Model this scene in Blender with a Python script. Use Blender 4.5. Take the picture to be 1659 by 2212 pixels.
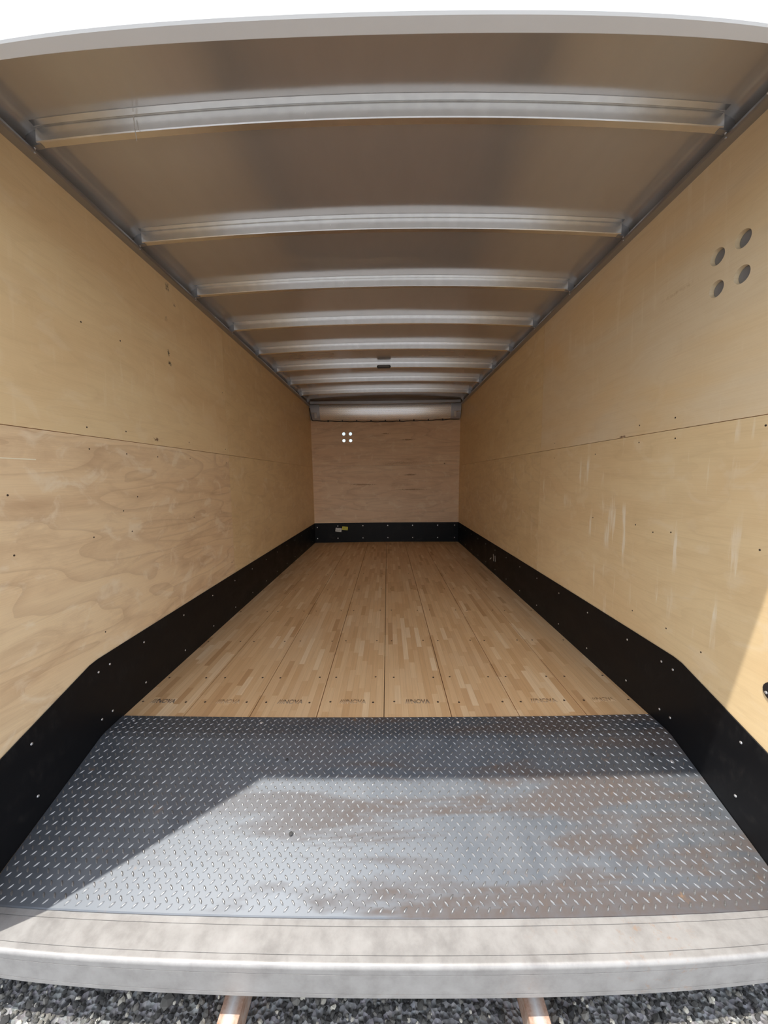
import bpy, bmesh, math, random
from mathutils import Vector, Matrix
from mathutils import noise as mnoise

random.seed(7)
for o in list(bpy.data.objects):
    bpy.data.objects.remove(o)
scene = bpy.context.scene
COL = scene.collection
PI = math.pi

# ------------------------------------------------------------------ camera
EYE = 1.50                                   # camera height above the ground; z = 0 is the ground
cam_data = bpy.data.cameras.new('camera')
cam = bpy.data.objects.new('camera', cam_data)
COL.objects.link(cam)
cam_data.type = 'PANO'
cc = cam_data if hasattr(cam_data, 'panorama_type') else cam_data.cycles
cc.panorama_type = 'FISHEYE_LENS_POLYNOMIAL'
KP = (0.0, -0.08689702348471766, 0.0013644550393217105, 5.3186041202407184e-05, -1.7989167534694823e-06)
for i, v in enumerate(KP):
    setattr(cc, 'fisheye_polynomial_k%d' % i, v)
cc.fisheye_fov = math.radians(175)
cam_data.sensor_width = 36.0
cam_data.sensor_fit = 'AUTO'
cam_data.lens = 12.03
cam_data.clip_start = 0.01
cam_data.clip_end = 500
right = Vector((0.9998907, 0.0102571, -0.0106476))
up = Vector((0.0095565, 0.1011069, 0.9948297))
fwd = Vector((-0.0112806, 0.9948227, -0.1009978))
m = Matrix((( right.x, up.x, -fwd.x, 0.02597),
            ( right.y, up.y, -fwd.y, 0.0),
            ( right.z, up.z, -fwd.z, EYE),
            (0, 0, 0, 1)))
cam.matrix_world = m
scene.camera = cam

# ------------------------------------------------------------------ exposure, world, sun
scene.view_settings.view_transform = 'Standard'
scene.view_settings.look = 'None'
scene.view_settings.gamma = 1.0
scene.view_settings.use_curve_mapping = False
scene.view_settings.exposure = 0.78
scene.cycles.max_bounces = 16
scene.cycles.diffuse_bounces = 10
scene.cycles.glossy_bounces = 8
scene.cycles.sample_clamp_indirect = 6.0

SUN_DIR = Vector((0.288, 0.1876, -1.0)).normalized()        # direction the light travels
world = bpy.data.worlds.new('sky'); scene.world = world
world.use_nodes = True
wn = world.node_tree.nodes; wl = world.node_tree.links
wn.clear()
wo = wn.new('ShaderNodeOutputWorld'); bg = wn.new('ShaderNodeBackground')
sky = wn.new('ShaderNodeTexSky'); sky.sky_type = 'NISHITA'; sky.sun_disc = False
sky.sun_elevation = math.asin(-SUN_DIR.z)
sky.sun_rotation = math.atan2(-SUN_DIR.x, -SUN_DIR.y)
sky.air_density = 1.0; sky.dust_density = 1.5; sky.ozone_density = 1.0
tc = wn.new('ShaderNodeTexCoord'); cn = wn.new('ShaderNodeTexNoise'); cn.inputs['Scale'].default_value = 2.6
cn.inputs['Detail'].default_value = 5
cr = wn.new('ShaderNodeValToRGB'); cr.color_ramp.elements[0].position = 0.42; cr.color_ramp.elements[1].position = 0.62
mixc = wn.new('ShaderNodeMixRGB'); mixc.inputs['Color2'].default_value = (9.5, 9.6, 9.9, 1)
wl.new(tc.outputs['Generated'], cn.inputs['Vector']); wl.new(cn.outputs['Fac'], cr.inputs['Fac'])
wl.new(cr.outputs['Color'], mixc.inputs['Fac']); wl.new(sky.outputs['Color'], mixc.inputs['Color1'])
wl.new(mixc.outputs['Color'], bg.inputs['Color']); wl.new(bg.outputs['Background'], wo.inputs['Surface'])
bg.inputs['Strength'].default_value = 0.17

sun_data = bpy.data.lights.new('sun', 'SUN'); sun_data.energy = 3.0; sun_data.angle = math.radians(0.6)
sun_data.color = (1.0, 0.955, 0.88)
sun = bpy.data.objects.new('sun', sun_data); COL.objects.link(sun)
sun.rotation_euler = SUN_DIR.to_track_quat('-Z', 'Y').to_euler()
sun.location = (-2, -2, 8)

# ------------------------------------------------------------------ dimensions (metres, z from the ground)
W = 1.18                 # half width between the side walls
YE = 5.48                # front bulkhead
ZF = EYE - 1.0557        # wood floor
YW = 1.405               # where the wood ends under the tread plate
YK = 1.294               # the bend of the floor
YR = 0.807               # rear edge of tread plate
ZR = ZF - 0.1575         # its height there
SL = 0.1575 / (YK - YR)
ZKT = EYE - 0.7321       # top of the kick plates
ZRAIL = EYE + 1.094      # bottom of the top rail
YB = 0.71                # rear face of the sill
ZSB = EYE - 1.3196       # underside of the sill
YP0, YP1, ZH = 0.7596, 0.7967, EYE + 0.93   # rear door frame
XP = 1.108

def arch(x):             # ceiling height over x
    a = min(abs(x), 1.14) / 1.14
    z = EYE + 1.2 - 0.029 * a * a
    if abs(x) > 1.11:
        z -= 0.03 * ((abs(x) - 1.11) / 0.07) ** 2
    return z

# ------------------------------------------------------------------ helpers
def tag(o, label=None, cat=None, group=None, kind=None):
    if label: o['label'] = label
    if cat: o['category'] = cat
    if group: o['group'] = group
    if kind: o['kind'] = kind
    return o

def empty(name, loc=(0, 0, 0)):
    o = bpy.data.objects.new(name, None); COL.objects.link(o); o.location = loc
    o.empty_display_size = 0.1
    return o

def obj(name, bm, mat, parent=None, smooth=False, bevel=0.0, seg=2, origin=None):
    bmesh.ops.recalc_face_normals(bm, faces=bm.faces)
    if origin is None:
        vs = [v.co for v in bm.verts]
        lo = Vector((min(v.x for v in vs), min(v.y for v in vs), min(v.z for v in vs)))
        hi = Vector((max(v.x for v in vs), max(v.y for v in vs), max(v.z for v in vs)))
        origin = Vector(((lo.x + hi.x) / 2, (lo.y + hi.y) / 2, lo.z))
    origin = Vector(origin)
    bmesh.ops.translate(bm, verts=bm.verts, vec=-origin)
    me = bpy.data.meshes.new(name); bm.to_mesh(me); bm.free()
    if smooth:
        for p in me.polygons: p.use_smooth = True
    me.materials.append(mat)
    o = bpy.data.objects.new(name, me); COL.objects.link(o)
    if parent is not None:
        o.parent = parent
        po = parent.get('_w', None)
        base = Vector(po) if po is not None else Vector(parent.location)
        o.location = origin - base
        o['_w'] = list(origin)
    else:
        o.location = origin
    if bevel > 0:
        b = o.modifiers.new('bevel', 'BEVEL'); b.width = bevel; b.segments = seg; b.limit_method = 'ANGLE'
        b.angle_limit = math.radians(35)
    return o

def add_box(bm, x0, x1, y0, y1, z0, z1):
    vs = [bm.verts.new((x, y, z)) for x in (x0, x1) for y in (y0, y1) for z in (z0, z1)]
    for f in ((0, 1, 3, 2), (4, 6, 7, 5), (0, 4, 5, 1), (2, 3, 7, 6), (0, 2, 6, 4), (1, 5, 7, 3)):
        bm.faces.new([vs[i] for i in f])
    return vs

def box(*a):
    bm = bmesh.new(); add_box(bm, *a); return bm

def prism_x(prof, x0, x1, bm=None):          # profile of (y, z) swept along x
    bm = bm or bmesh.new()
    a = [bm.verts.new((x0, y, z)) for y, z in prof]; b = [bm.verts.new((x1, y, z)) for y, z in prof]
    n = len(prof)
    for i in range(n):
        bm.faces.new((a[i], a[(i + 1) % n], b[(i + 1) % n], b[i]))
    bm.faces.new(a[::-1]); bm.faces.new(b)
    return bm

def prism_y(prof, y0, y1, bm=None):          # profile of (x, z) swept along y
    bm = bm or bmesh.new()
    a = [bm.verts.new((x, y0, z)) for x, z in prof]; b = [bm.verts.new((x, y1, z)) for x, z in prof]
    n = len(prof)
    for i in range(n):
        bm.faces.new((a[i], a[(i + 1) % n], b[(i + 1) % n], b[i]))
    bm.faces.new(a[::-1]); bm.faces.new(b)
    return bm

def dome(bm, c, nrm, r, h, seg=12):          # low screw head with rim and crown
    nrm = Vector(nrm).normalized(); u = nrm.orthogonal().normalized(); v = nrm.cross(u); c = Vector(c)
    rings = [(r, 0.0), (r * 0.97, h * 0.35), (r * 0.72, h * 0.8), (r * 0.3, h)]
    prev = None
    for rr, hh in rings:
        ring = [bm.verts.new(c + nrm * hh + (u * math.cos(2 * PI * k / seg) + v * math.sin(2 * PI * k / seg)) * rr) for k in range(seg)]
        if prev:
            for k in range(seg):
                bm.faces.new((prev[k], prev[(k + 1) % seg], ring[(k + 1) % seg], ring[k]))
        else:
            bm.faces.new(ring[::-1])
        prev = ring
    bm.faces.new(prev)
    return bm

def tube(bm, pts, r, seg=8):
    rings = []
    for i, p in enumerate(pts):
        p = Vector(p)
        t = (Vector(pts[min(i + 1, len(pts) - 1)]) - Vector(pts[max(i - 1, 0)])).normalized()
        u = t.orthogonal().normalized() if i == 0 else (prev_u - t * prev_u.dot(t)).normalized()
        prev_u = u; v = t.cross(u)
        rings.append([bm.verts.new(p + (u * math.cos(2 * PI * k / seg) + v * math.sin(2 * PI * k / seg)) * r) for k in range(seg)])
    for a, b in zip(rings, rings[1:]):
        for k in range(seg):
            bm.faces.new((a[k], a[(k + 1) % seg], b[(k + 1) % seg], b[k]))
    bm.faces.new(rings[0][::-1]); bm.faces.new(rings[-1])
    return bm

def copy_tree(o, parent=None):
    c = o.copy(); COL.objects.link(c)
    if parent is not None: c.parent = parent
    for ch in list(o.children):
        copy_tree(ch, c)
    return c

# ------------------------------------------------------------------ materials
class NT:
    def __init__(s, name, rough=0.5, metal=0.0, color=(0.5, 0.5, 0.5), spec=0.5):
        s.m = bpy.data.materials.new(name); s.m.use_nodes = True
        s.n = s.m.node_tree.nodes; s.l = s.m.node_tree.links
        s.b = s.n['Principled BSDF']
        s.b.inputs['Roughness'].default_value = rough; s.b.inputs['Metallic'].default_value = metal
        s.b.inputs['Base Color'].default_value = (*color, 1)
        s.b.inputs['Specular IOR Level'].default_value = spec
        s.tc = s.n.new('ShaderNodeTexCoord')
        s.co = s.tc.outputs['Object']
    def link(s, a, b): s.l.new(a, b)
    def val(s, inp, v):
        if isinstance(v, (int, float)): inp.default_value = v
        elif isinstance(v, tuple): inp.default_value = (*v, 1) if len(v) == 3 and len(inp.default_value) == 4 else v
        else: s.l.new(v, inp)
    def mapping(s, scale=(1, 1, 1), loc=(0, 0, 0), rot=(0, 0, 0), src=None):
        m = s.n.new('ShaderNodeMapping'); s.l.new(src or s.co, m.inputs['Vector'])
        m.inputs['Scale'].default_value = scale; m.inputs['Location'].default_value = loc; m.inputs['Rotation'].default_value = rot
        return m.outputs['Vector']
    def noise(s, vec=None, scale=5, detail=4, rough=0.5, dist=0.0):
        n = s.n.new('ShaderNodeTexNoise'); s.l.new(vec if vec is not None else s.co, n.inputs['Vector'])
        n.inputs['Scale'].default_value = scale; n.inputs['Detail'].default_value = detail
        n.inputs['Roughness'].default_value = rough; n.inputs['Distortion'].default_value = dist
        return n.outputs['Fac']
    def ramp(s, f, stops):
        r = s.n.new('ShaderNodeValToRGB'); s.l.new(f, r.inputs['Fac'])
        e = r.color_ramp.elements
        while len(e) < len(stops): e.new(0.5)
        for k, (p, c) in enumerate(stops):
            e[k].position = p; e[k].color = (*c, 1) if isinstance(c, tuple) else (c, c, c, 1)
        return r.outputs['Color']
    def mix(s, f, a, b, mode='MIX'):
        m = s.n.new('ShaderNodeMixRGB'); m.blend_type = mode
        s.val(m.inputs['Fac'], f); s.val(m.inputs['Color1'], a); s.val(m.inputs['Color2'], b)
        return m.outputs['Color']
    def math(s, op, a, b=0.0, c=None, clamp=False):
        m = s.n.new('ShaderNodeMath'); m.operation = op; m.use_clamp = clamp
        s.val(m.inputs[0], a); s.val(m.inputs[1], b)
        if c is not None: s.val(m.inputs[2], c)
        return m.outputs[0]
    def sep(s, v=None):
        m = s.n.new('ShaderNodeSeparateXYZ'); s.l.new(v if v is not None else s.co, m.inputs[0]); return m.outputs
    def comb(s, x, y, z):
        m = s.n.new('ShaderNodeCombineXYZ'); s.val(m.inputs[0], x); s.val(m.inputs[1], y); s.val(m.inputs[2], z); return m.outputs[0]
    def white(s, v):
        m = s.n.new('ShaderNodeTexWhiteNoise'); m.noise_dimensions = '3D'; s.l.new(v, m.inputs['Vector']); return m.outputs['Value']
    def color(s, c): s.val(s.b.inputs['Base Color'], c)
    def rough(s, c): s.val(s.b.inputs['Roughness'], c)
    def bump(s, h, strength=0.3, dist=0.01):
        m = s.n.new('ShaderNodeBump'); m.inputs['Strength'].default_value = strength; m.inputs['Distance'].default_value = dist
        s.l.new(h, m.inputs['Height']); s.l.new(m.outputs['Normal'], s.b.inputs['Normal'])

def plain(name, c, rough=0.5, metal=0.0, spec=0.5):
    return NT(name, rough, metal, c, spec).m

def plywood(name, light, mid, dark, axis, seed, figure=0.5, streak=0.0, rough=0.5, spots=(), fig_scale=1.0, world_off=(0, 0, 0), sx=1.0):
    """Veneer with long wavering grain. axis: 'y' when the sheet's length runs along y (side walls), 'x' for the bulkhead."""
    t = NT(name, rough, spec=0.35)
    x, y, z = t.sep()
    L = y if axis == 'y' else x
    uv = t.comb(t.math('ADD', L, seed * 3.1), t.math('ADD', z, seed * 1.7), seed)
    # cathedral figure: contour lines of a stretched noise
    field = t.noise(t.mapping((0.55 * fig_scale * sx, 2.1 * fig_scale, 1), src=uv), 1.6, 2.5, 0.5, 0.35)
    lines = t.math('FRACT', t.math('MULTIPLY', field, 11.0))
    lines = t.ramp(lines, [(0.0, 0.25), (0.12, 0.0), (0.75, 0.15), (0.97, 1.0)])
    broad = t.noise(t.mapping((0.9 * sx, 2.6, 1), src=uv), 1.3, 3, 0.55, 0.6)
    blot = t.noise(t.mapping((2.2 * sx, 5.0, 1), src=uv), 2.2, 6, 0.62, 0.8)
    fine = t.noise(t.mapping((2.5, 150, 1), src=uv), 2.0, 4, 0.6)
    base = t.mix(t.ramp(broad, [(0.35, 0.0), (0.65, 1.0)]), light, mid)
    base = t.mix(t.math('MULTIPLY', t.ramp(blot, [(0.46, 0.0), (0.72, 1.0)]), figure * 0.8), base, dark)
    base = t.mix(t.math('MULTIPLY', lines, figure * 0.55), base, dark)
    base = t.mix(t.math('MULTIPLY', t.ramp(fine, [(0.45, 0.0), (0.75, 1.0)]), 0.22), base, dark)
    pale = t.noise(t.mapping((3.2, 4.2, 1), loc=(5, 2, 0), src=uv), 2.0, 5, 0.6, 1.0)
    base = t.mix(t.math('MULTIPLY', t.ramp(pale, [(0.55, 0.0), (0.66, 1.0)]), figure * 0.85), base, (0.96, 0.81, 0.59))
    if streak > 0:                                   # upright glue and water streaks
        st = t.noise(t.mapping((30, 2.4, 1), src=uv), 1.0, 4, 0.6)
        gate = t.noise(t.mapping((1.4, 3.0, 1), loc=(9, 1, 0), src=uv), 1.7, 3, 0.5)
        f = t.math('MULTIPLY', t.ramp(st, [(0.58, 0.0), (0.66, 1.0)]), t.ramp(gate, [(0.42, 0.0), (0.62, 1.0)]))
        base = t.mix(t.math('MULTIPLY', f, streak), base, (0.97, 0.82, 0.60))
        f2 = t.math('MULTIPLY', t.ramp(st, [(0.3, 1.0), (0.42, 0.0)]), t.ramp(gate, [(0.4, 1.0), (0.6, 0.0)]))
        base = t.mix(t.math('MULTIPLY', f2, streak * 0.5), base, mid)
    for (sl, sz, rl, rz, amt, col) in spots:         # knots, ink and stains, in world coordinates
        dl = t.math('DIVIDE', t.math('SUBTRACT', L, sl - world_off[1 if axis == 'y' else 0]), rl)
        dz = t.math('DIVIDE', t.math('SUBTRACT', z, sz - world_off[2]), rz)
        d = t.math('SQRT', t.math('ADD', t.math('MULTIPLY', dl, dl), t.math('MULTIPLY', dz, dz)))
        nn = t.noise(uv, 70, 5, 0.75)
        d = t.math('ADD', d, t.math('MULTIPLY', t.math('SUBTRACT', nn, 0.45), 4.0))
        f = t.math('MULTIPLY', t.math('SUBTRACT', 1.0, d, clamp=True), amt, clamp=True)
        base = t.mix(f, base, col)
    t.color(base)
    t.bump(fine, 0.06, 0.002)
    return t.m

def metal_mat(name, c, rough, metal=0.9, mott=0.15, scale=20, rv=0.12, stretch=(1, 1, 1), bump=0.0):
    t = NT(name, rough, metal, c)
    n = t.noise(t.mapping(stretch), scale, 6, 0.65)
    d = tuple(v * (1 - mott) for v in c); l = tuple(min(1, v * (1 + mott)) for v in c)
    t.color(t.ramp(n, [(0.3, d), (0.7, l)]))
    t.rough(t.ramp(n, [(0.25, rough - rv / 2), (0.75, rough + rv / 2)]))
    if bump: t.bump(n, bump, 0.002)
    return t.m

# tread plate: bluish mill steel, brown dirt, rust around the rear and left lugs
def tread_material():
    t = NT('tread_steel', 0.42, 0.5)
    n1 = t.noise(None, 9, 6, 0.6); n2 = t.noise(t.mapping((0.8, 5.5, 1), loc=(0.3, 1.1, 0)), 1.7, 4, 0.55, 0.5); n3 = t.noise(None, 34, 5, 0.6)
    n4 = t.noise(t.mapping((1, 1, 1), loc=(4, 2, 0)), 3.0, 6, 0.7)
    c = t.ramp(n1, [(0.3, (0.098, 0.111, 0.129)), (0.7, (0.138, 0.150, 0.166))])
    x, y, z = t.sep()
    rightness = t.ramp(t.math('ADD', t.math('MULTIPLY', x, 0.35), 0.5), [(0.2, 0.0), (0.5, 1.0)])
    brown = t.math('MULTIPLY', t.ramp(n2, [(0.45, 0.0), (0.54, 0.95)]), rightness)
    brown = t.math('MULTIPLY', brown, t.ramp(n3, [(0.25, 0.55), (0.6, 1.0)]))
    c = t.mix(brown, c, (0.088, 0.070, 0.062))
    rust = t.math('MULTIPLY', t.ramp(n3, [(0.60, 0.0), (0.72, 1.0)]), t.ramp(n4, [(0.50, 0.0), (0.66, 0.8)]))
    c = t.mix(rust, c, (0.26, 0.15, 0.07))
    t.color(c)
    t.rough(t.math('ADD', t.math('MULTIPLY', brown, 0.18), t.ramp(n1, [(0.2, 0.46), (0.8, 0.58)])))
    t.val(t.b.inputs['Metallic'], t.math('SUBTRACT', 0.52, t.math('MULTIPLY', t.math('MAXIMUM', brown, rust), 0.35)))
    return t.m

def sill_material():
    t = NT('galvanised_sill', 0.5, 0.3)
    n1 = t.noise(None, 14, 8, 0.7); n2 = t.noise(t.mapping((1, 1, 1), loc=(3, 0, 0)), 45, 6, 0.7); n3 = t.noise(None, 2.2, 4, 0.6)
    c = t.ramp(n1, [(0.3, (0.26, 0.25, 0.24)), (0.52, (0.335, 0.325, 0.312)), (0.75, (0.39, 0.38, 0.368))])
    c = t.mix(t.math('MULTIPLY', t.ramp(n2, [(0.60, 0.0), (0.70, 1.0)]), 0.35), c, (0.33, 0.30, 0.29))
    rust = t.math('MULTIPLY', t.ramp(n2, [(0.56, 0.0), (0.68, 1.0)]), t.ramp(n3, [(0.55, 0.0), (0.68, 0.8)]))
    c = t.mix(rust, c, (0.34, 0.245, 0.18))
    t.color(c); t.rough(t.ramp(n1, [(0.3, 0.42), (0.7, 0.58)])); t.bump(n1, 0.08, 0.003)
    return t.m

def floor_material():
    t = NT('laminated_hardwood', 0.48, spec=0.4)
    x, y, z = t.sep()
    SW = 0.0300
    ix = t.math('FLOOR', t.math('DIVIDE', t.math('ADD', x, 10.0), SW))
    r1 = t.white(t.comb(ix, 3.0, 1.0))
    ln = t.math('ADD', 0.13, t.math('MULTIPLY', t.white(t.comb(ix, 9.0, 4.0)), 0.20))
    iy = t.math('FLOOR', t.math('DIVIDE', t.math('ADD', t.math('ADD', y, 20.0), t.math('MULTIPLY', r1, 3.0)), ln))
    tone = t.white(t.comb(ix, iy, 7.0))
    c = t.ramp(tone, [(0.0, (0.56, 0.33, 0.155)), (0.08, (0.68, 0.43, 0.215)), (0.45, (0.75, 0.50, 0.265)), (0.85, (0.79, 0.55, 0.305)), (1.0, (0.88, 0.67, 0.42))])
    g = t.noise(t.comb(t.math('MULTIPLY', x, 120), t.math('ADD', t.math('MULTIPLY', y, 4), t.math('MULTIPLY', tone, 40)), 0.0), 1.0, 4, 0.6)
    c = t.mix(t.math('MULTIPLY', t.ramp(g, [(0.35, 1.0), (0.7, 0.0)]), 0.22), c, (0.36, 0.20, 0.10))
    broad = t.noise(t.mapping((2, 1.1, 1)), 1.5, 4, 0.6)
    c = t.mix(t.math('MULTIPLY', t.ramp(broad, [(0.5, 0.0), (0.7, 1.0)]), 0.25), c, (0.70, 0.53, 0.35))
    fx = t.math('FRACT', t.math('DIVIDE', t.math('ADD', x, 10.0), SW))
    edge = t.math('LESS_THAN', fx, 0.035)
    c = t.mix(t.math('MULTIPLY', edge, 0.35), c, (0.25, 0.13, 0.06))
    t.color(c); t.rough(t.ramp(g, [(0.2, 0.42), (0.8, 0.56)]))
    return t.m

def black_kick():
    t = NT('black_kick_panel', 0.42, 0.0, (0.009, 0.009, 0.0105), 0.20)
    n = t.noise(t.mapping((1, 1.5, 3)), 3.0, 6, 0.65)
    s = t.noise(t.mapping((1, 6, 2)), 6.0, 6, 0.7)
    d = t.math('MULTIPLY', t.ramp(n, [(0.5, 0.0), (0.68, 1.0)]), t.ramp(s, [(0.45, 0.0), (0.75, 1.0)]))
    t.color(t.mix(t.math('MULTIPLY', d, 0.6), (0.007, 0.007, 0.008), (0.04, 0.037, 0.034)))
    t.rough(t.ramp(n, [(0.3, 0.38), (0.7, 0.52)]))
    return t.m

def ceiling_material():
    t = NT('roof_sheet_metal', 0.2, 0.66)
    n = t.noise(t.mapping((3, 1, 1)), 5, 5, 0.6); w = t.noise(t.mapping((0.5, 3.0, 1)), 1.6, 2, 0.4)
    t.color(t.ramp(n, [(0.3, (0.60, 0.585, 0.57)), (0.7, (0.63, 0.615, 0.60))]))
    t.rough(t.ramp(n, [(0.2, 0.17), (0.8, 0.20)]))
    t.bump(w, 0.25, 0.02)
    return t.m

def perforated():
    t = NT('embossed_bulkhead_metal', 0.2, 1.0)
    x, y, z = t.sep()
    s = 0.0125
    u = t.math('DIVIDE', t.math('ADD', x, 10), s); v = t.math('DIVIDE', t.math('ADD', z, 10), s)
    row = t.math('MODULO', t.math('FLOOR', v), 2.0)
    fu = t.math('SUBTRACT', t.math('FRACT', t.math('ADD', u, t.math('MULTIPLY', row, 0.5))), 0.5); fv = t.math('SUBTRACT', t.math('FRACT', v), 0.5)
    d = t.math('SQRT', t.math('ADD', t.math('MULTIPLY', fu, fu), t.math('MULTIPLY', fv, fv)))
    f = t.ramp(d, [(0.22, 1.0), (0.34, 0.0)])
    t.color(t.mix(f, (0.93, 0.90, 0.87), (0.34, 0.29, 0.25)))
    t.bump(f, 0.5, 0.002)
    return t.m

def gravel_ground():
    t = NT('crushed_gravel', 0.9)
    v = t.n.new('ShaderNodeTexVoronoi'); v.inputs['Scale'].default_value = 70; t.l.new(t.co, v.inputs['Vector'])
    n = t.noise(None, 25, 6, 0.7)
    c = t.mix(0.5, t.ramp(n, [(0.3, (0.11, 0.105, 0.095)), (0.75, (0.40, 0.375, 0.33))]), v.outputs['Color'], 'SOFT_LIGHT')
    c2 = t.n.new('ShaderNodeHueSaturation'); c2.inputs['Saturation'].default_value = 0.12; t.l.new(c, c2.inputs['Color'])
    t.color(c2.outputs['Color']); t.bump(v.outputs['Distance'], 0.9, 0.02)
    return t.m

def pebble_mat():
    t = NT('pebble_stone', 0.85)
    g = t.n.new('ShaderNodeNewGeometry')
    t.color(t.ramp(g.outputs['Random Per Island'], [(0.0, (0.022, 0.022, 0.022)), (0.55, (0.075, 0.073, 0.066)), (0.88, (0.20, 0.19, 0.165)), (1.0, (0.72, 0.68, 0.56))]))
    return t.m

def rusty():
    t = NT('rusty_galvanised_rail', 0.6, 0.35)
    n = t.noise(None, 30, 7, 0.7); x, y, z = t.sep()
    mid = t.math('SUBTRACT', 1.0, t.math('MULTIPLY', t.math('ABSOLUTE', x), 55.0), clamp=True)
    c = t.ramp(n, [(0.3, (0.34, 0.17, 0.10)), (0.5, (0.52, 0.36, 0.27)), (0.7, (0.60, 0.52, 0.46))])
    c = t.mix(t.math('MULTIPLY', mid, 0.85), c, (0.74, 0.74, 0.72))
    t.color(c); t.bump(n, 0.3, 0.003)
    return t.m

M = {}
M['tread'] = tread_material(); M['sill'] = sill_material(); M['floor'] = floor_material(); M['kick'] = black_kick()
M['ceiling'] = ceiling_material(); M['perf'] = perforated(); M['ground'] = gravel_ground(); M['pebble'] = pebble_mat(); M['rust'] = rusty()
M['bow'] = metal_mat('galvanised_roof_bow', (0.88, 0.88, 0.87), 0.26, 0.95, 0.05, 24, 0.03)
M['rail'] = metal_mat('aluminium_top_rail', (0.42, 0.425, 0.44), 0.42, 0.85, 0.08, 6, 0.1, (1, 0.2, 1))
M['header'] = metal_mat('white_painted_frame', (0.80, 0.80, 0.79), 0.4, 0.0, 0.02, 5, 0.05)
M['skin'] = plain('white_outer_skin', (0.82, 0.82, 0.80), 0.5)
M['plug'] = plain('white_plastic_plug', (0.95, 0.94, 0.88), 0.3)
M['grey_liner'] = plain('grey_liner', (0.26, 0.26, 0.27), 0.5, 0.3)
M['screw'] = plain('zinc_screw', (0.80, 0.80, 0.80), 0.3, 0.7)
M['darkscrew'] = plain('dark_screw', (0.07, 0.045, 0.03), 0.6, 0.4)
M['lamp'] = plain('black_lamp_housing', (0.03, 0.028, 0.026), 0.45)
M['lens'] = plain('smoked_lens', (0.12, 0.11, 0.10), 0.25)
M['cable'] = plain('black_cable', (0.015, 0.013, 0.012), 0.5)
M['white_label'] = plain('white_paper_label', (0.80, 0.79, 0.74), 0.6)
M['yellow_label'] = plain('yellow_paper_label', (0.80, 0.76, 0.08), 0.6)
M['print'] = plain('label_print', (0.12, 0.12, 0.10), 0.6)
M['chalk'] = plain('white_scuff', (0.75, 0.74, 0.70), 0.8)
M['subfloor'] = plain('dark_subfloor', (0.06, 0.035, 0.02), 0.8)
M['plastic_black'] = plain('black_recess_cup', (0.02, 0.018, 0.02), 0.45)
M['dark_hole'] = plain('bolt_hole_shadow', (0.03, 0.03, 0.03), 0.7)
M['red'] = plain('red_plastic', (0.35, 0.03, 0.02), 0.4)
M['lug'] = metal_mat('worn_lug_steel', (0.30, 0.30, 0.30), 0.34, 0.7, 0.25, 30, 0.12)
M['bracket'] = metal_mat('bright_bracket', (0.75, 0.74, 0.72), 0.3, 0.9, 0.1, 20, 0.1)

# ------------------------------------------------------------------ ground
bm = bmesh.new(); bmesh.ops.create_grid(bm, x_segments=40, y_segments=40, size=30)
g = obj('ground', bm, M['ground'], origin=(0, 0, 0)); tag(g, kind='structure')

def gravel():
    bm = bmesh.new()
    base = bmesh.new(); bmesh.ops.create_icosphere(base, subdivisions=1, radius=1.0)
    bv = [v.co.copy() for v in base.verts]; bf = [[v.index for v in f.verts] for f in base.faces]; base.free()
    rnd = random.Random(3)
    for i in range(4200):
        x = rnd.uniform(-1.35, 1.35); y = rnd.uniform(0.60, 0.92)
        r = rnd.choice((0.004, 0.005, 0.006, 0.007, 0.009)) if rnd.random() > 0.02 else rnd.uniform(0.011, 0.016)
        if abs(abs(x) - 0.41) < 0.042: continue
        s = Vector((rnd.uniform(0.7, 1.3), rnd.uniform(0.7, 1.3), rnd.uniform(0.5, 0.9))) * r
        rot = Matrix.Rotation(rnd.uniform(0, PI), 3, 'Z') @ Matrix.Rotation(rnd.uniform(-0.5, 0.5), 3, 'X')
        vs = []
        for c in bv:
            j = 1 + rnd.uniform(-0.2, 0.2)
            p = rot @ Vector((c.x * s.x, c.y * s.y, c.z * s.z)) * j
            vs.append(bm.verts.new((x + p.x, y + p.y, r * 0.35 + p.z)))
        for f in bf: bm.faces.new([vs[k] for k in f])
    return bm
gr = obj('gravel', gravel(), M['pebble'], origin=(0, 0.76, 0))
tag(gr, 'loose grey crushed gravel on the ground below the rear sill', 'gravel', kind='stuff')

# ------------------------------------------------------------------ floor boards
bm = bmesh.new()
for k in range(8):
    x0 = -1.198 + (k * 0.3); x0 = (-1.2 + k * 0.3)
    a, b = x0 + (0.0016 if k else 0.02), x0 + 0.3 - (0.0016 if k < 7 else 0.02)
    add_box(bm, a, b, YW - 0.10, YE, ZF - 0.03, ZF)
fl = obj('floor', bm, M['floor'], origin=(0, 0, ZF), bevel=0.0012, seg=1); tag(fl, kind='structure')
fl['_w'] = [0, 0, ZF]
obj('subfloor', box(-1.2, 1.2, YK - 0.02, YE, ZF - 0.07, ZF - 0.031), M['subfloor'], fl)

# screws in the boards, in pairs across each board
sb = bmesh.new(); dome(sb, (0, 0, 0), (0, 0, 1), 0.0052, 0.0012, 10)
first = obj('screw', sb, M['darkscrew'], fl, origin=(0, 0, 0))
cnt = 0
for y in (1.515, 1.716, 2.12, 2.62, 3.13, 3.64):
    for k in range(8):
        for off in (0.046, 0.252):
            x = -1.2 + 0.3 * k + off + random.uniform(-0.006, 0.006)
            if abs(x) > 1.165: x = math.copysign(1.158, x)
            c = first if cnt == 0 else first.copy()
            if cnt: COL.objects.link(c); c.parent = fl
            c.location = (x, y + random.uniform(-0.004, 0.004), 0.0002); c['_w'] = [x, y, ZF]
            cnt += 1

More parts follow.
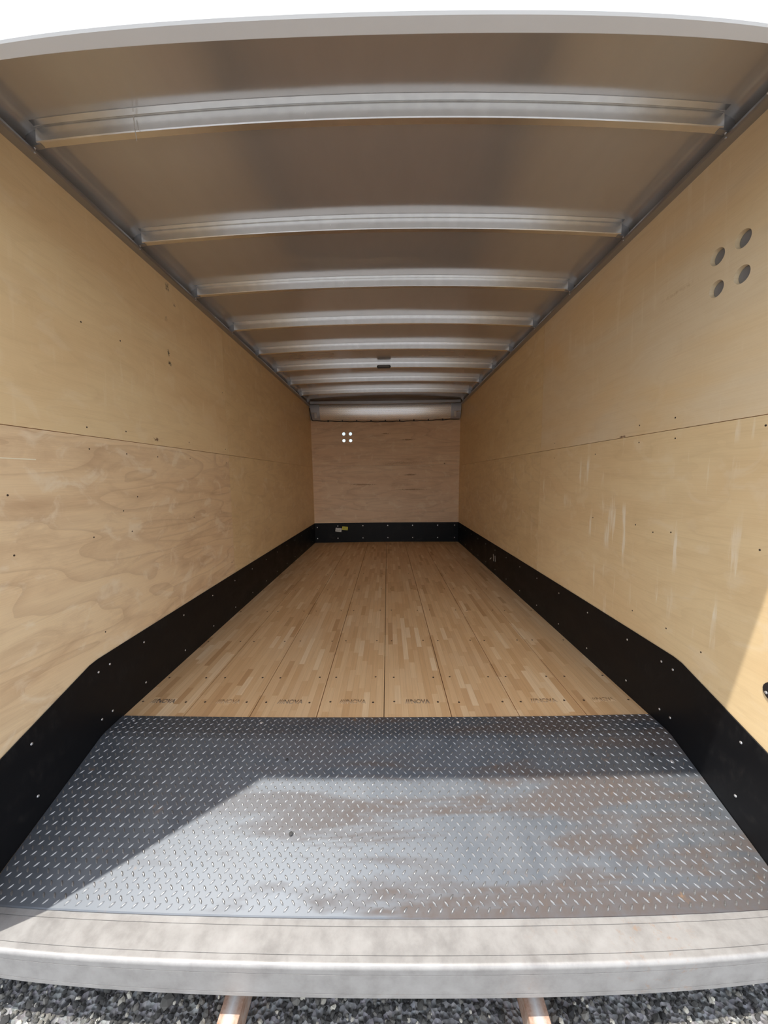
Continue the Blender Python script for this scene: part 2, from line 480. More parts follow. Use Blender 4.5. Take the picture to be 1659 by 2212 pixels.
# ink stamps near the rear end of the boards
def ink(name, a):
    wood = (0.75, 0.51, 0.29); k = (0.05, 0.05, 0.055)
    t = NT(name, 0.6)
    n = t.noise(None, 90, 3, 0.6)
    a = min(1, a * 1.35); c1 = tuple(wood[i] * (1 - a) + k[i] * a for i in range(3)); c2 = tuple(wood[i] * (1 - a * 0.45) + k[i] * a * 0.45 for i in range(3))
    t.color(t.ramp(n, [(0.35, c1), (0.65, c2)]))
    return t.m
def stamp(txt, x0, x1, y0, y1, mat):
    cu = bpy.data.curves.new('stamp_text', 'FONT'); cu.body = txt; cu.size = 1.0; cu.shear = 0.0; cu.offset = 0.03
    tmp = bpy.data.objects.new('stamp_text', cu); COL.objects.link(tmp)
    dg = bpy.context.evaluated_depsgraph_get(); me = bpy.data.meshes.new_from_object(tmp.evaluated_get(dg))
    bpy.data.objects.remove(tmp)
    xs = [v.co.x for v in me.vertices]; ys = [v.co.y for v in me.vertices]
    ax, bx, ay, by = min(xs), max(xs), min(ys), max(ys)
    cx, cy = (x0 + x1) / 2, (y0 + y1) / 2
    for v in me.vertices:
        v.co.x = x0 + (v.co.x - ax) / (bx - ax) * (x1 - x0) - cx
        v.co.y = y0 + (v.co.y - ay) / (by - ay) * (y1 - y0) - cy
        v.co.z = 0
    bm = bmesh.new(); bm.from_mesh(me)
    r = bmesh.ops.extrude_face_region(bm, geom=list(bm.faces))
    bmesh.ops.translate(bm, verts=[e for e in r['geom'] if isinstance(e, bmesh.types.BMVert)], vec=(0, 0, 0.0004))
    bmesh.ops.translate(bm, verts=bm.verts, vec=(cx, cy, ZF + 0.0001))
    o = obj('ink_stamp', bm, mat, fl)
    tag(o, 'faded black ink stamp reading ' + txt)
for k, (txt, x0, x1, a) in enumerate([('///NOVA', -1.115, -1.0, 0.75), ('///NOVA', -0.80, -0.685, 0.28), ('///NOVA', -0.505, -0.385, 0.55),
                       ('////NOVA', -0.212, -0.085, 0.38), ('///NOVA', 0.10, 0.215, 0.6), ('///NOVA', 0.69, 0.815, 0.38), ('///NOVA', 0.985, 1.09, 0.12)]):
    stamp(txt, x0, x1, 1.503, 1.533, ink('stamp_ink_%d' % k, a))

# ------------------------------------------------------------------ walls
def cut_holes(o, centres, axis, r):
    cb = bmesh.new()
    for c in centres:
        rot = Matrix.Rotation(PI / 2, 4, 'Y') if axis == 'x' else Matrix.Rotation(PI / 2, 4, 'X')
        bmesh.ops.create_cone(cb, cap_ends=True, segments=40, radius1=r, radius2=r, depth=0.2, matrix=Matrix.Translation(c) @ rot)
    me = bpy.data.meshes.new('cut'); cb.to_mesh(me); cb.free()
    co = bpy.data.objects.new('cut', me); COL.objects.link(co); bpy.context.view_layer.update(); co.matrix_world = o.matrix_world.copy()
    b = o.modifiers.new('b', 'BOOLEAN'); b.operation = 'DIFFERENCE'; b.solver = 'EXACT'; b.object = co
    bpy.context.view_layer.update()
    dg = bpy.context.evaluated_depsgraph_get()
    nm = bpy.data.meshes.new_from_object(o.evaluated_get(dg))
    o.modifiers.remove(b); o.data = nm
    bpy.data.objects.remove(co)

ZS = EYE + 0.18           # horizontal seam between sheets
YV = 2.614                # upright seam
YREAR = YP1
TH = 0.018
Y_ = (0.90, 0.69, 0.395); Y2 = (0.85, 0.62, 0.34); Y3 = (0.62, 0.42, 0.21)
P1 = (0.92, 0.70, 0.43); P2 = (0.85, 0.61, 0.36); P3 = (0.52, 0.32, 0.18)
G1 = (0.88, 0.67, 0.37); G2 = (0.81, 0.595, 0.32); G3 = (0.60, 0.41, 0.21)
INK = (0.09, 0.06, 0.045); BRN = (0.22, 0.12, 0.07)
left_spots = [(1.951, EYE + 0.700, 0.012, 0.022, 1.6, INK), (1.957, EYE + 0.645, 0.020, 0.018, 1.5, INK), (1.945, EYE + 0.88, 0.02, 0.02, 0.4, BRN),
              (1.801, EYE + 0.208, 0.022, 0.012, 2.2, BRN), (1.97, EYE + 1.06, 0.02, 0.03, 1.2, INK), (2.03, EYE + 0.99, 0.02, 0.012, 0.7, BRN)]
def side_wall(side):
    s = -1 if side == 'left' else 1
    skin = box(min(s * (W + TH + 0.001), s * 1.25), max(s * (W + TH + 0.001), s * 1.25), YREAR, YE + 0.06, ZR - 0.12, EYE + 1.20)
    w = obj('wall_' + side, skin, M['skin'], origin=(s * 1.21, 3, ZF)); tag(w, kind='structure'); w['_w'] = [s * 1.21, 3, ZF]
    g = 0.0012
    zb = ZR - 0.02
    quad = [('lower', YREAR, YV - g, zb, ZS - g), ('upper', YREAR, YV - g, ZS + g, ZRAIL + 0.03),
            ('lower', YV + g, YE, zb, ZS - g), ('upper', YV + g, YE, ZS + g, ZRAIL + 0.03)]
    for k, (nm, y0, y1, z0, z1) in enumerate(quad):
        c = (s * (W + TH / 2), (y0 + y1) / 2, z0)
        if side == 'left':
            mt = [plywood('plywood_left_rear_lower', P1, P2, P3, 'y', 1, 0.6, 0.0, world_off=c, sx=0.7),
                  plywood('plywood_left_rear_upper', Y_, Y2, Y3, 'y', 2, 0.22, 0.25, spots=left_spots, world_off=c),
                  plywood('plywood_left_front_lower', G1, G2, G3, 'y', 3, 0.40, 0.3, world_off=c),
                  plywood('plywood_left_front_upper', G1, G2, G3, 'y', 4, 0.30, 0.2, world_off=c)][k]
        else:
            mt = [plywood('plywood_right_rear_lower', Y_, Y2, Y3, 'y', 11.3, 0.26, 1.0, spots=[(1.17, EYE - 0.66, 0.02, 0.006, 0.0, BRN)], world_off=c),
                  plywood('plywood_right_rear_upper', (0.84, 0.67, 0.44), Y2, Y3, 'y', 12.7, 0.15, 0.25,
                          spots=[(1.71, ZS + 0.006, 0.030, 0.006, 2.2, BRN), (1.42, EYE + 0.72, 0.11, 0.012, 0.55, G3)], world_off=c),
                  plywood('plywood_right_front_lower', G1, G2, G3, 'y', 13.1, 0.45, 0.35, world_off=c),
                  plywood('plywood_right_front_upper', G1, G2, G3, 'y', 14.2, 0.28, 0.15,
                          spots=[(3.35, EYE + 0.52, 0.05, 0.03, 0.9, G3)], world_off=c)][k]
        p = obj('plywood_sheet', box(min(s * W, s * (W + TH)), max(s * W, s * (W + TH)), y0, y1, z0, z1), mt, w)
        if side == 'right' and k == 1:
            C = Vector(p['_w'])
            cut_holes(p, [Vector((W, y, EYE + z)) - C for y, z in ((1.165, 0.756), (1.254, 0.753), (1.162, 0.644), (1.251, 0.644))], 'x', 0.0275)
    return w
wall_left = side_wall('left'); wall_right = side_wall('right')

# bulkhead wall
wb = obj('wall_back', box(-1.25, 1.25, YE + TH + 0.001, YE + 0.07, ZF - 0.1, EYE + 1.20), M['skin'], origin=(0, YE + 0.04, ZF)); tag(wb, kind='structure')
wb['_w'] = [0, YE + 0.04, ZF]
B1 = (0.90, 0.68, 0.46); B2 = (0.84, 0.60, 0.39); B3 = (0.45, 0.27, 0.15)
bspots = [(0.945, EYE + 0.22, 0.02, 0.018, 2.0, BRN), (0.0, EYE + 0.70, 0.08, 0.012, 3.0, B3), (-0.38, EYE - 0.10, 0.26, 0.016, 2.6, B3),
          (0.40, EYE + 0.05, 0.13, 0.018, 2.6, B3), (0.42, EYE - 0.19, 0.26, 0.012, 2.2, B3), (0.25, EYE + 0.24, 0.5, 0.04, 0.7, B3), (0.36, EYE + 0.6, 0.13, 0.016, 2.6, B3)]
for (z0, z1, sd) in ((ZF - 0.02, EYE + 0.20 - 0.001, 21), (EYE + 0.20 + 0.001, EYE + 1.15, 22.4)):
    c = (0, YE + TH / 2, z0)
    p = obj('plywood_sheet', box(-1.2, 1.2, YE, YE + TH, z0, z1), plywood('plywood_bulkhead_%d' % sd, B1, B2, B3, 'x', sd, 0.42, 0.0, spots=bspots, world_off=c, sx=0.45), wb)
    if sd > 22:
        C = Vector(p['_w'])
        cut_holes(p, [Vector((x, YE, EYE + z)) - C for x in (-0.665, -0.558) for z in (0.70, 0.596)], 'y', 0.025)

# plugs behind the drilled holes
def hole_plug(c, n, mat, parent, dep, r):
    bm = bmesh.new(); dome(bm, Vector(c) - Vector(n) * dep, n, r, 0.004, 24)
    o = obj('hole_backing', bm, mat, parent, smooth=False)
    return o
Cb = Vector((0, YE + 0.04, ZF))
cut_holes(wb, [Vector((x, YE + 0.04, EYE + z)) - Cb for x in (-0.668, -0.561) for z in (0.70, 0.596)], 'y', 0.031)
for y, z in ((1.165, 0.756), (1.254, 0.753), (1.162, 0.644), (1.251, 0.644)):
    hole_plug((W, y, EYE + z), (-1, 0, 0), M['grey_liner'], wall_right, 0.0170, 0.027)

# countersunk screws in the side walls
def wall_screws(side, wall, pts):
    s = -1 if side == 'left' else 1
    src = None
    for (y, z) in pts:
        if src is None:
            b = bmesh.new(); dome(b, (0, 0, 0), (-s, 0, 0), 0.0034, 0.0009, 10)
            src = obj('screw', b, M['darkscrew'], wall, origin=(0, 0, 0)); c = src
        else:
            c = src.copy(); COL.objects.link(c); c.parent = wall
        w0 = Vector(wall['_w'])
        c.location = Vector((s * (W - 0.0003), y, EYE + z)) - w0
wall_screws('left', wall_left, [(1.386, 0.626), (1.592, 0.63), (1.375, 0.214), (1.588, 0.224), (1.378, 0.128), (1.582, 0.121), (1.052, -0.042), (1.534, -0.139),
    (1.576, -0.24), (1.361, -0.231), (1.63, -0.08), (1.80, 0.12), (2.10, 0.224), (2.10, 0.128), (2.57, 0.22), (2.57, 0.12), (2.57, 0.63), (2.1, -0.235), (1.05, -0.236), (2.57, -0.64), (1.37, -0.64)])
wall_screws('right', wall_right, [(1.598, 0.224), (1.595, 0.147), (1.398, 0.226), (1.392, 0.144), (1.93, 0.115), (1.922, -0.238), (1.586, -0.232), (1.477, -0.25),
    (1.381, -0.235), (1.036, -0.235), (1.568, -0.64), (1.366, -0.637), (1.053, 0.147), (2.4, 0.12), (2.4, 0.22), (1.2, -0.655)])

# a light scratch on the left wall
tag(obj('scratch', box(-W, -W + 0.0006, 0.90, 1.155, EYE + 0.0735, EYE + 0.0770), plain('pale_scratch', (0.95, 0.84, 0.62), 0.6), wall_left), 'pale horizontal scratch')

# ------------------------------------------------------------------ ceiling
bm = bmesh.new()
xs = [-1.235 + 2.47 * i / 90 for i in range(91)]
ys = [YP0 + 0.01, 1.2, 1.7, 2.2, 2.7, 3.2, 3.72, 4.23, 4.76, 5.2, YE + 0.06]
def ceil_pt(x, y):
    return (x, y, arch(max(-1.185, min(1.185, x))) + 0.0)
low = [[bm.verts.new(ceil_pt(x, y)) for x in xs] for y in ys]
top = [[bm.verts.new((x, y, EYE + 1.23)) for x in xs] for y in ys]
for j in range(len(ys) - 1):
    for i in range(len(xs) - 1):
        bm.faces.new((low[j][i], low[j][i + 1], low[j + 1][i + 1], low[j + 1][i]))
        bm.faces.new((top[j][i], top[j + 1][i], top[j + 1][i + 1], top[j][i + 1]))
for j in range(len(ys) - 1):
    for i in (0, len(xs) - 1):
        bm.faces.new((low[j][i], low[j + 1][i], top[j + 1][i], top[j][i]))
for j in (0, len(ys) - 1):
    for i in range(len(xs) - 1):
        bm.faces.new((low[j][i], low[j][i + 1], top[j][i + 1], top[j][i]))
ce = obj('ceiling', bm, M['ceiling'], smooth=True, origin=(0, 0, EYE + 1.2)); tag(ce, kind='structure')
ce.data.set_sharp_from_angle(angle=math.radians(40))

# top rails
def rail(side):
    s = -1 if side == 'left' else 1
    prof = [(W + 0.001, EYE + 1.094), (1.150, EYE + 1.098), (1.1445, EYE + 1.103), (1.1445, EYE + 1.109), (1.150, EYE + 1.111), (W - 0.004, EYE + 1.115), (W - 0.002, EYE + 1.15), (W + 0.001, EYE + 1.15)]
    r = empty('top_rail', (s * 1.16, 0.8, EYE + 1.09))
    tag(r, 'grey metal top rail along the %s wall under the roof bows' % side, 'rail')
    obj('rail_profile', prism_y([(s * x, z) for x, z in prof], YP1, 5.33), M['rail'], r)
    for y in (1.07, 2.45, 3.9, 5.0):
        b = bmesh.new(); dome(b, (s * 1.1445, y, EYE + 1.106), (-s, 0, 0), 0.0035, 0.003, 10)
        obj('rivet', b, M['screw'], r)
    return r
rail('left'); rail('right')

# ------------------------------------------------------------------ roof bows
BOWY = [1.195, 1.702, 2.191, 2.702, 3.213, 3.726, 4.234, 4.762]
prof = [(-0.024, 0.0), (-0.024, -0.0015), (-0.0045, -0.002), (-0.004, 0.0), (-0.001, 0.0), (0.0, -0.003), (0.0, -0.047), (0.0025, -0.0495), (0.024, -0.0495), (0.0265, -0.047), (0.0265, -0.0035), (0.050, -0.003), (0.050, 0.0)]
def bow_mesh():
    bm = bmesh.new(); rows = []
    n = 48
    for i in range(n + 1):
        x = -1.128 + 2.256 * i / n
        a = x / 1.14; z0 = EYE + 1.2 - 0.029 * a * a - 0.0005
        rows.append([bm.verts.new((x, y, z0 + z)) for y, z in prof])
    k = len(prof)
    for a, b in zip(rows, rows[1:]):
        for j in range(k):
            bm.faces.new((a[j], a[(j + 1) % k], b[(j + 1) % k], b[j]))
    bm.faces.new(rows[0]); bm.faces.new(rows[-1][::-1])
    return bm
def make_bow():
    r = empty('roof_bow', (0, 0, EYE + 1.15))
    ch = obj('channel', bow_mesh(), M['bow'], r)
    for s in (-1, 1):
        zb = EYE + 1.1205
        pr = [(s * 1.118, zb - 0.001), (s * 1.150, zb - 0.006), (s * 1.168, zb + 0.004), (s * 1.168, zb + 0.046), (s * 1.118, zb + 0.049)]
        eb = obj('end_bracket', prism_y(pr, 0.0055, 0.0225), M['rail'], r)
        b = bmesh.new(); dome(b, (s * 1.147, 0.014, zb - 0.0046), (0, 0, -1), 0.0045, 0.003, 10)
        add_box(b, s * 1.147 - 0.002, s * 1.147 + 0.002, 0.012, 0.016, zb - 0.022, zb - 0.006)
        obj('screw', b, M['screw'], eb)
    return r
proto = make_bow()
where = ['nearest the rear opening, bluish with a chalky edge', 'second from the rear opening, scuffed bright face', 'third from the rear opening',
         'fourth from the rear opening', 'fifth from the rear opening', 'carrying the small black lamp', 'just beyond the black lamp', 'last before the shiny front panel']
for i, y in enumerate(BOWY):
    o = proto if i == 0 else copy_tree(proto)
    o.location.y = y
    tag(o, 'arched galvanised roof bow ' + where[i], 'roof bow', 'roof bows across the ceiling')

# end header angle above the bulkhead panel
he = empty('bulkhead_header', (0, 5.3, EYE + 1.12))
tag(he, 'flat dull metal header strip above the shiny front panel', 'header')
obj('strip', prism_x([(5.28, EYE + 1.118), (5.28, EYE + 1.155), (5.32, EYE + 1.155), (5.32, EYE + 1.118)], -1.138, 1.138), M['rail'], he, bevel=0.003)

# thin pale fibre hanging from the nearest bow
bm = bmesh.new(); tube(bm, [(-0.785, 1.187, EYE + 1.178), (-0.782, 1.185, EYE + 1.150), (-0.779, 1.184, EYE + 1.125), (-0.777, 1.186, EYE + 1.098)], 0.0011, 6)
tag(obj('loose_fibre', bm, M['chalk']), 'thin white fibre hanging from the nearest roof bow', 'fibre')

# ceiling lamp on the sixth bow
la = empty('ceiling_lamp', (0, 3.72, EYE + 1.135))
tag(la, 'small black bar lamp under the middle of a roof bow', 'lamp')
bm = bmesh.new()
def pill(bm, x0, x1, y0, y1, zc, r, seg=10):
    pts = []
    for k in range(seg + 1):
        a = -PI / 2 + PI * k / seg; pts.append((x1 - r + r * math.cos(a), zc + r * math.sin(a)))
    for k in range(seg + 1):
        a = PI / 2 + PI * k / seg; pts.append((x0 + r + r * math.cos(a), zc + r * math.sin(a)))
    return prism_y(pts, y0, y1, bm)
pill(bm, -0.074, 0.071, 3.700, 3.7255, EYE + 1.1535, 0.0145); hs = obj('housing', bm, M['lamp'], la, bevel=0.003)
obj('lens', pill(bmesh.new(), -0.060, 0.057, 3.6965, 3.701, EYE + 1.1535, 0.008), M['lens'], hs)

# ------------------------------------------------------------------ shiny cove panel over the bulkhead
bp = empty('metal_cowling', (0, YE, EYE + 0.9))
tag(bp, 'shiny embossed metal cove panel above the front plywood wall', 'cowling')
bm = bmesh.new(); rows = []
for k in range(17):
    a = PI / 2 * k / 16
    q = k / 16; y = YE - 0.030 - 0.110 * (q - 0.5 * q * q); z = EYE + 0.905 + 0.222 * q
    rows.append((y, z))
pr = rows + [(y + 0.004, z + 0.006) for y, z in rows[::-1]]
pp = obj('curved_sheet', prism_x(pr, -1.02, 1.02), M['perf'], bp, smooth=True); pp.data.set_sharp_from_angle(angle=math.radians(40))
for s in (-1, 1):
    prr = [(y - 0.002, z) for y, z in rows] + [(y + 0.006, z + 0.008) for y, z in rows[::-1]]
    q = obj('end_cap', prism_x(prr, min(s * 1.02, s * 1.172), max(s * 1.02, s * 1.172)), M['rail'], bp, smooth=True); q.data.set_sharp_from_angle(angle=math.radians(40))
    bm = bmesh.new(); add_box(bm, min(s * 1.06, s * 1.10), max(s * 1.06, s * 1.10), YE - 0.090, YE - 0.055, EYE + 0.925, EYE + 1.01)
    add_box(bm, min(s * 1.10, s * 1.16), max(s * 1.10, s * 1.16), YE - 0.090, YE - 0.060, EYE + 0.995, EYE + 1.012)
    obj('hook_bracket', bm, M['bracket'], q, bevel=0.004)
ca = empty('cable', (-1.15, 5.44, EYE + 0.9))
tag(ca, 'thin black cable running under the shiny front panel', 'cable')
bm = bmesh.new()
pts = [(-1.160, 5.345, EYE + 1.07), (-1.155, 5.350, EYE + 1.03), (-1.148, 5.36, EYE + 0.97), (-1.145, 5.40, EYE + 0.92), (-1.14, 5.435, EYE + 0.897)]
for k in range(41):
    x = -1.13 + 2.26 * k / 40
    pts.append((x, 5.452, EYE + 0.896 - 0.018 * math.sin(PI * k / 40) + 0.003 * math.sin(k * 1.7)))
pts += [(1.155, 5.43, EYE + 0.892)]
tube(bm, pts, 0.0055, 8); obj('wire', bm, M['cable'], ca, smooth=True)
for k in range(9):
    x = -0.9 + 0.225 * k
    obj('clip', box(x - 0.008, x + 0.008, 5.443, 5.462, EYE + 0.880, EYE + 0.902), M['cable'], ca)

# ------------------------------------------------------------------ kick plates
def kick_side(side):
    s = -1 if side == 'left' else 1
    t = 0.006
    r = empty('kick_plate', (s * (W - t / 2), 1.3, ZF))
    tag(r, 'long black kick plate screwed along the foot of the %s wall' % side, 'kick plate', 'black kick plates')
    yr = 0.80
    dr = SL * (YK - yr)
    pr = [(YE, ZF - 0.002), (YE, ZKT), (YK + 0.02, ZKT), (YK - 0.02, ZKT - SL * 0.015), (yr, ZKT - dr), (yr, ZF - dr - 0.002), (YK, ZF - 0.002)]
    x0, x1 = sorted((s * (W - 0.0013), s * (W - t)))
    obj('panel', prism_x(pr, x0, x1), M['kick'], r, bevel=0.0015, seg=1)
    pts = [(1.02, -0.873), (1.015, -1.064), (1.308, -0.786), (1.298, -0.99), (1.368, -0.784), (1.355, -0.992), (1.58, -0.79), (1.567, -0.992)]
    for y in (1.915, 2.25, 2.59, 2.93, 3.27, 3.61, 3.95, 4.29, 4.63, 4.97, 5.30):
        pts += [(y, -0.79), (y - 0.012, -1.0)]
    src = None
    for (y, z) in pts:
        if src is None:
            b = bmesh.new(); dome(b, (s * (W - t), y, EYE + z), (-s, 0, 0), 0.0048, 0.0022, 12)
            src = obj('screw', b, M['screw'], r, origin=(s * (W - t), y, EYE + z)); c = src
        else:
            c = src.copy(); COL.objects.link(c); c.parent = r
            c.location = Vector((s * (W - t), y, EYE + z)) - Vector(r.location)
    return r
kl = kick_side('left'); kr = kick_side('right')
# scuff on the right plate
bm = bmesh.new()
for (a, b, w) in (((3.72, -0.90), (3.77, -0.93), 0.012), ((3.66, -0.845), (3.645, -0.92), 0.007), ((3.60, -0.85), (3.585, -0.91), 0.007)):
    (y0, z0), (y1, z1) = a, b
    x = W - 0.0061
    vs = [bm.verts.new(v) for v in ((x, y0, EYE + z0), (x, y1, EYE + z1), (x, y1 + w * 2, EYE + z1 - w * .3), (x, y0 + w * 2, EYE + z0 - w * .3))]
    f = bm.faces.new(vs)
rr = bmesh.ops.extrude_face_region(bm, geom=list(bm.faces))
bmesh.ops.translate(bm, verts=[e for e in rr['geom'] if isinstance(e, bmesh.types.BMVert)], vec=(-0.0005, 0, 0))
tag(obj('scuff', bm, M['chalk'], kr), 'white chalky scuff', kind='stuff')

kb = empty('kick_plate', (0, YE - 0.003, ZF))
tag(kb, 'short black kick plate with two rows of screws across the front wall', 'kick plate', 'black kick plates')
obj('panel', box(-1.174, 1.174, YE - 0.006, YE - 0.0013, ZF - 0.001, ZKT), M['kick'], kb, bevel=0.0015, seg=1)
src = None
for x in (-1.136, -0.803, -0.391, 0.024, 0.436, 0.843, 1.116):
    for z in (-0.782, -0.986):
        c3 = (x, YE - 0.006, EYE + z - (0.02 if (x < -1.1 and z > -0.9) else 0))
        if src is None:
            b = bmesh.new(); dome(b, c3, (0, -1, 0), 0.0095, 0.003, 12); src = obj('screw', b, M['screw'], kb, origin=c3)
        else:
            c = src.copy(); COL.objects.link(c); c.parent = kb; c.location = Vector(c3) - Vector(kb.location)

def sticker(name, label, cx, cz, w, h, rot, mat):
    r = empty(name, (cx, YE - 0.007, EYE + cz)); tag(r, label, 'sticker')
    r.rotation_euler = (0, rot, 0)
    bm = box(-w / 2, w / 2, -0.0008, 0, -h / 2, h / 2)
    p = obj('paper', bm, mat, None, origin=(0, 0, 0)); p.parent = r; p.location = (0, 0, 0)
    bm = bmesh.new()
    for k in range(3):
        z = h * (0.25 - 0.24 * k); e = w * (0.36 - 0.07 * (k % 2))
        x = -w * 0.38
        while x < e:
            l = random.uniform(0.006, 0.014)
            add_box(bm, x, min(x + l, e + 0.004), -0.0012, -0.0009, z - 0.003, z + 0.003); x += l + 0.004
    q = obj('print', bm, M['print'], None, origin=(0, 0, 0)); q.parent = p; q.location = (0, 0, 0)
sticker('paper_label', 'small tilted white label on the front black kick plate', -0.792, -0.846, 0.098, 0.062, 0.13, M['white_label'])
sticker('paper_label', 'small yellow label beside the white one on the front kick plate', -0.686, -0.822, 0.092, 0.056, 0.10, M['yellow_label'])

# ------------------------------------------------------------------ tread plate with raised lugs
def tread():
    bm = bmesh.new()
    pt = 0.005
    X = W - 0.008
    A = Vector((0, YW, ZF + pt)); B = Vector((0, YK, ZF + pt)); C = Vector((0, YR, ZR))
    pr = [(YW, ZF + 0.0005), (YW, ZF + pt), (YK + 0.012, ZF + pt), (YK - 0.012, ZF + pt - SL * 0.012), (YR + 0.003, ZR), (YR, ZR - 0.002), (YR + 0.0005, ZR - 0.0045), (YR + 0.003, ZR - 0.0048), (YK - 0.014, ZF - 0.003), (YK, ZF + 0.0005)]
    prism_x(pr, -X, X, bm)
    L1 = (A - B).length; L2 = (C - B).length
    def P(x, u, h):                           # u: distance from the bend, + towards the rear
        if u < 0: return Vector((x, YK - u, ZF + pt + h))
        d = (C - B).normalized(); n = Vector((0, -d.z, d.y)); n = n if n.z > 0 else -n
        return B + d * u + n * h + Vector((x, 0, 0))
    dx = 0.0336; dr = 0.0268
    ang = math.radians(47)
    rows = int((L1 + L2) / (dr / 2)); cols = int(2 * X / dx) + 2
    for r in range(rows + 1):
        u = -L1 + 0.006 + r * dr / 2
        sgn = 1 if r % 2 == 0 else -1
        for c in range(cols):
            x = -X + 0.010 + c * dx + (0 if r % 2 == 0 else dx / 2)
            if abs(x) > X - 0.010 or u > L2 - 0.005: continue
            if abs(u) < 0.010: pass
            a = ang * sgn
            dxx, duu = math.cos(a), math.sin(a)
            hl, hw, hh = 0.0092, 0.0027, 0.0019
            def q(l, w, h):
                return bm.verts.new(P(x + dxx * l - duu * w, u + duu * l + dxx * w, h))
            base = [q(-hl, 0, -0.0003), q(-hl * .45, -hw, -0.0003), q(hl * .45, -hw, -0.0003), q(hl, 0, -0.0003), q(hl * .45, hw, -0.0003), q(-hl * .45, hw, -0.0003)]
            top = [q(-hl * .62, 0, hh * .8), q(-hl * .25, -hw * .3, hh), q(hl * .25, -hw * .3, hh), q(hl * .62, 0, hh * .8), q(hl * .25, hw * .3, hh), q(-hl * .25, hw * .3, hh)]
            for k in range(6):
                bm.faces.new((base[k], base[(k + 1) % 6], top[(k + 1) % 6], top[k])).material_index = 1
            bm.faces.new(top).material_index = 1
    return bm
tp = empty('tread_plate', (0, YK, ZF))
tag(tp, 'bluish steel diamond tread plate sloping down to the rear sill', 'tread plate')
bm = tread()
t_ = obj('plate', bm, M['tread'], tp, origin=(0, YK, ZF)); t_.data.materials.append(M['lug'])
for (x, y) in ((-0.372, 1.205), (-0.30, 0.985)):
    z = ZF + 0.005 - SL * (YK - y)
    b = bmesh.new(); dome(b, (x, y, z - 0.0002), (0, -0.31, 0.95), 0.0065, 0.0015, 14); obj('bolt_hole', b, M['dark_hole'], tp)
for (x, y) in ((-1.10, 1.375), (-0.53, 1.37), (0.318, 1.372), (1.06, 1.372)):
    b = bmesh.new(); dome(b, (x, y, ZF + 0.0052), (0, 0, 1), 0.006, 0.0022, 12); obj('screw', b, M['screw'], tp)
for (x, y, mt) in ((1.04, 1.21, 'dark_hole'), (1.10, 1.185, 'screw')):
    z = ZF + 0.005 - SL * (YK - y)
    b = bmesh.new(); dome(b, (x, y, z), (0, -0.31, 0.95), 0.007, 0.002, 12); obj('screw' if mt == 'screw' else 'bolt_hole', b, M[mt], tp)

# ------------------------------------------------------------------ rear sill
def sill():
    zt = ZR - 0.0055; g = 0.0022
    pr = []
    def groove_top(y): return [(y + 0.0009, zt), (y + 0.0008, zt - g), (y - 0.0008, zt - g), (y - 0.0009, zt)]
    pr += [(YR + 0.03, zt), (YR + 0.001, zt)]
    pr += groove_top(0.7915) + groove_top(0.7325)
    r = 0.010
    for k in range(9):
        a = PI / 2 * k / 8
        pr.append((YB + r - r * math.sin(a), zt - r + r * math.cos(a)))
    for z in (zt - 0.024, ZSB + 0.016):
        pr += [(YB, z + 0.0008), (YB + 0.0020, z + 0.0007), (YB + 0.0020, z - 0.0007), (YB, z - 0.0008)]
    pr += [(YB, ZSB + 0.003), (YB + 0.003, ZSB), (YR + 0.03, ZSB)]
    return prism_x(pr, -1.25, 1.25)
rs = empty('rear_sill', (0, 0.76, ZSB))
tag(rs, 'weathered galvanised rear sill along the edge of the tread plate', 'sill')
obj('sill_profile', sill(), M['sill'], rs)

# frame below the sloping floor (dark chassis cross member)
cm = obj('chassis_beam', box(-1.1, 1.1, 0.86, 1.25, 0.12, 0.24), M['cable']); tag(cm, 'dark chassis beam under the floor behind the rear sill', 'beam')

# two rusty rails under the sill
for i, x in enumerate((-0.4085, 0.4125)):
    b = bmesh.new(); w = 0.0275; zt = EYE - 1.4175
    add_box(b, x - w, x + w, 0.60, 1.15, zt - 0.006, zt)
    add_box(b, x - w, x - w + 0.005, 0.60, 1.15, 0.004, zt - 0.006)
    add_box(b, x + w - 0.005, x + w, 0.60, 1.15, 0.004, zt - 0.006)
    r = empty('support_rail', (x, 0.85, 0.0))
    tag(r, ('left rusty steel rail below the rear sill' if i == 0 else 'right rusty steel rail below the sill with orange rust spot'), 'rail', 'rusty rails under the sill')
    obj('channel', b, M['rust'], r, bevel=0.001, seg=1)
    if i == 1:
        b = bmesh.new(); dome(b, (x + 0.012, 0.706, zt), (0, 0, 1), 0.0045, 0.0008, 10)
        tag(obj('rust_spot', b, plain('orange_rust', (0.85, 0.42, 0.08), 0.8), r), 'orange rust spot')

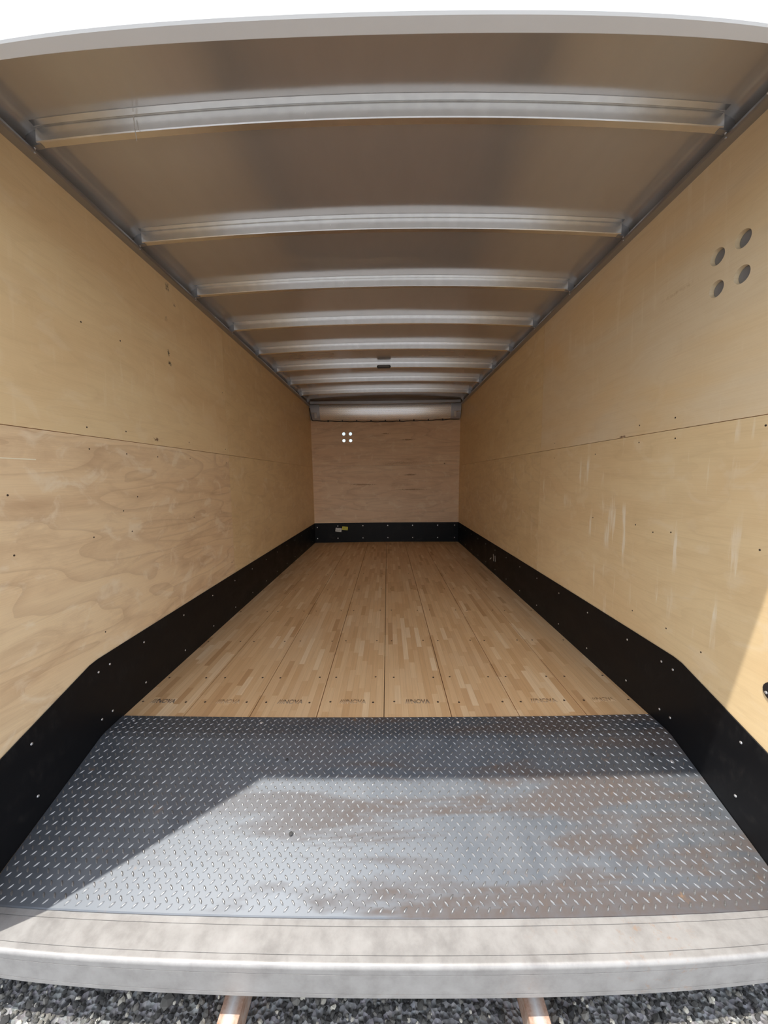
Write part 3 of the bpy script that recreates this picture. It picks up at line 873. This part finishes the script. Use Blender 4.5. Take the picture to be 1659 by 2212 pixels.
# ------------------------------------------------------------------ rear door frame
df = empty('rear_door_frame', (0, YP0, ZR - 0.12))
tag(df, 'white painted rear door frame around the opening', 'door frame')
b = bmesh.new()
pr = [(YP0, ZH + 0.004), (YP0 + 0.004, ZH), (YP1 - 0.003, ZH), (YP1, ZH + 0.003), (YP1, EYE + 1.23), (YP0 + 0.03, EYE + 1.23), (YP0, EYE + 1.20)]
obj('header', prism_x(pr, -1.25, 1.25), M['header'], df)
for s in (-1, 1):
    x0, x1 = sorted((s * XP, s * 1.25))
    obj('post', box(x0, x1, 0.708, 0.733, ZR - 0.001, EYE + 1.2), M['header'], df, bevel=0.003)
    x0, x1 = sorted((s * 1.19, s * 1.25))
    obj('jamb', box(x0, x1, 0.7335, YP1 - 0.0005, ZR - 0.001, ZH - 0.0005), M['header'], df)

# recessed black tie-down cup on the right wall by the opening
cu = empty('tie_down_cup', (W, 0.925, EYE - 0.66))
tag(cu, 'black oval tie-down cup on the right wall at the picture edge', 'tie-down')
bm = bmesh.new()
def oval(bm, yc, zc, ry, rz, x0, x1, n=28):
    a = [bm.verts.new((x0, yc + ry * math.cos(2 * PI * k / n), zc + rz * math.sin(2 * PI * k / n))) for k in range(n)]
    b_ = [bm.verts.new((x1, yc + ry * math.cos(2 * PI * k / n), zc + rz * math.sin(2 * PI * k / n))) for k in range(n)]
    for k in range(n): bm.faces.new((a[k], a[(k + 1) % n], b_[(k + 1) % n], b_[k]))
    bm.faces.new(a[::-1]); bm.faces.new(b_)
oval(bm, 0.925, EYE - 0.653, 0.056, 0.037, W - 0.004, W + 0.001); obj('flange', bm, M['plastic_black'], cu, bevel=0.001, seg=1)
bm = bmesh.new(); oval(bm, 0.920, EYE - 0.653, 0.036, 0.024, W - 0.0052, W - 0.0038); obj('cup', bm, M['dark_hole'], cu)
b = bmesh.new(); dome(b, (W - 0.004, 0.969, EYE - 0.664), (-1, 0, 0), 0.0048, 0.0022, 12); obj('screw', b, M['screw'], cu)

for o in bpy.data.objects:
    if '_w' in o: del o['_w']
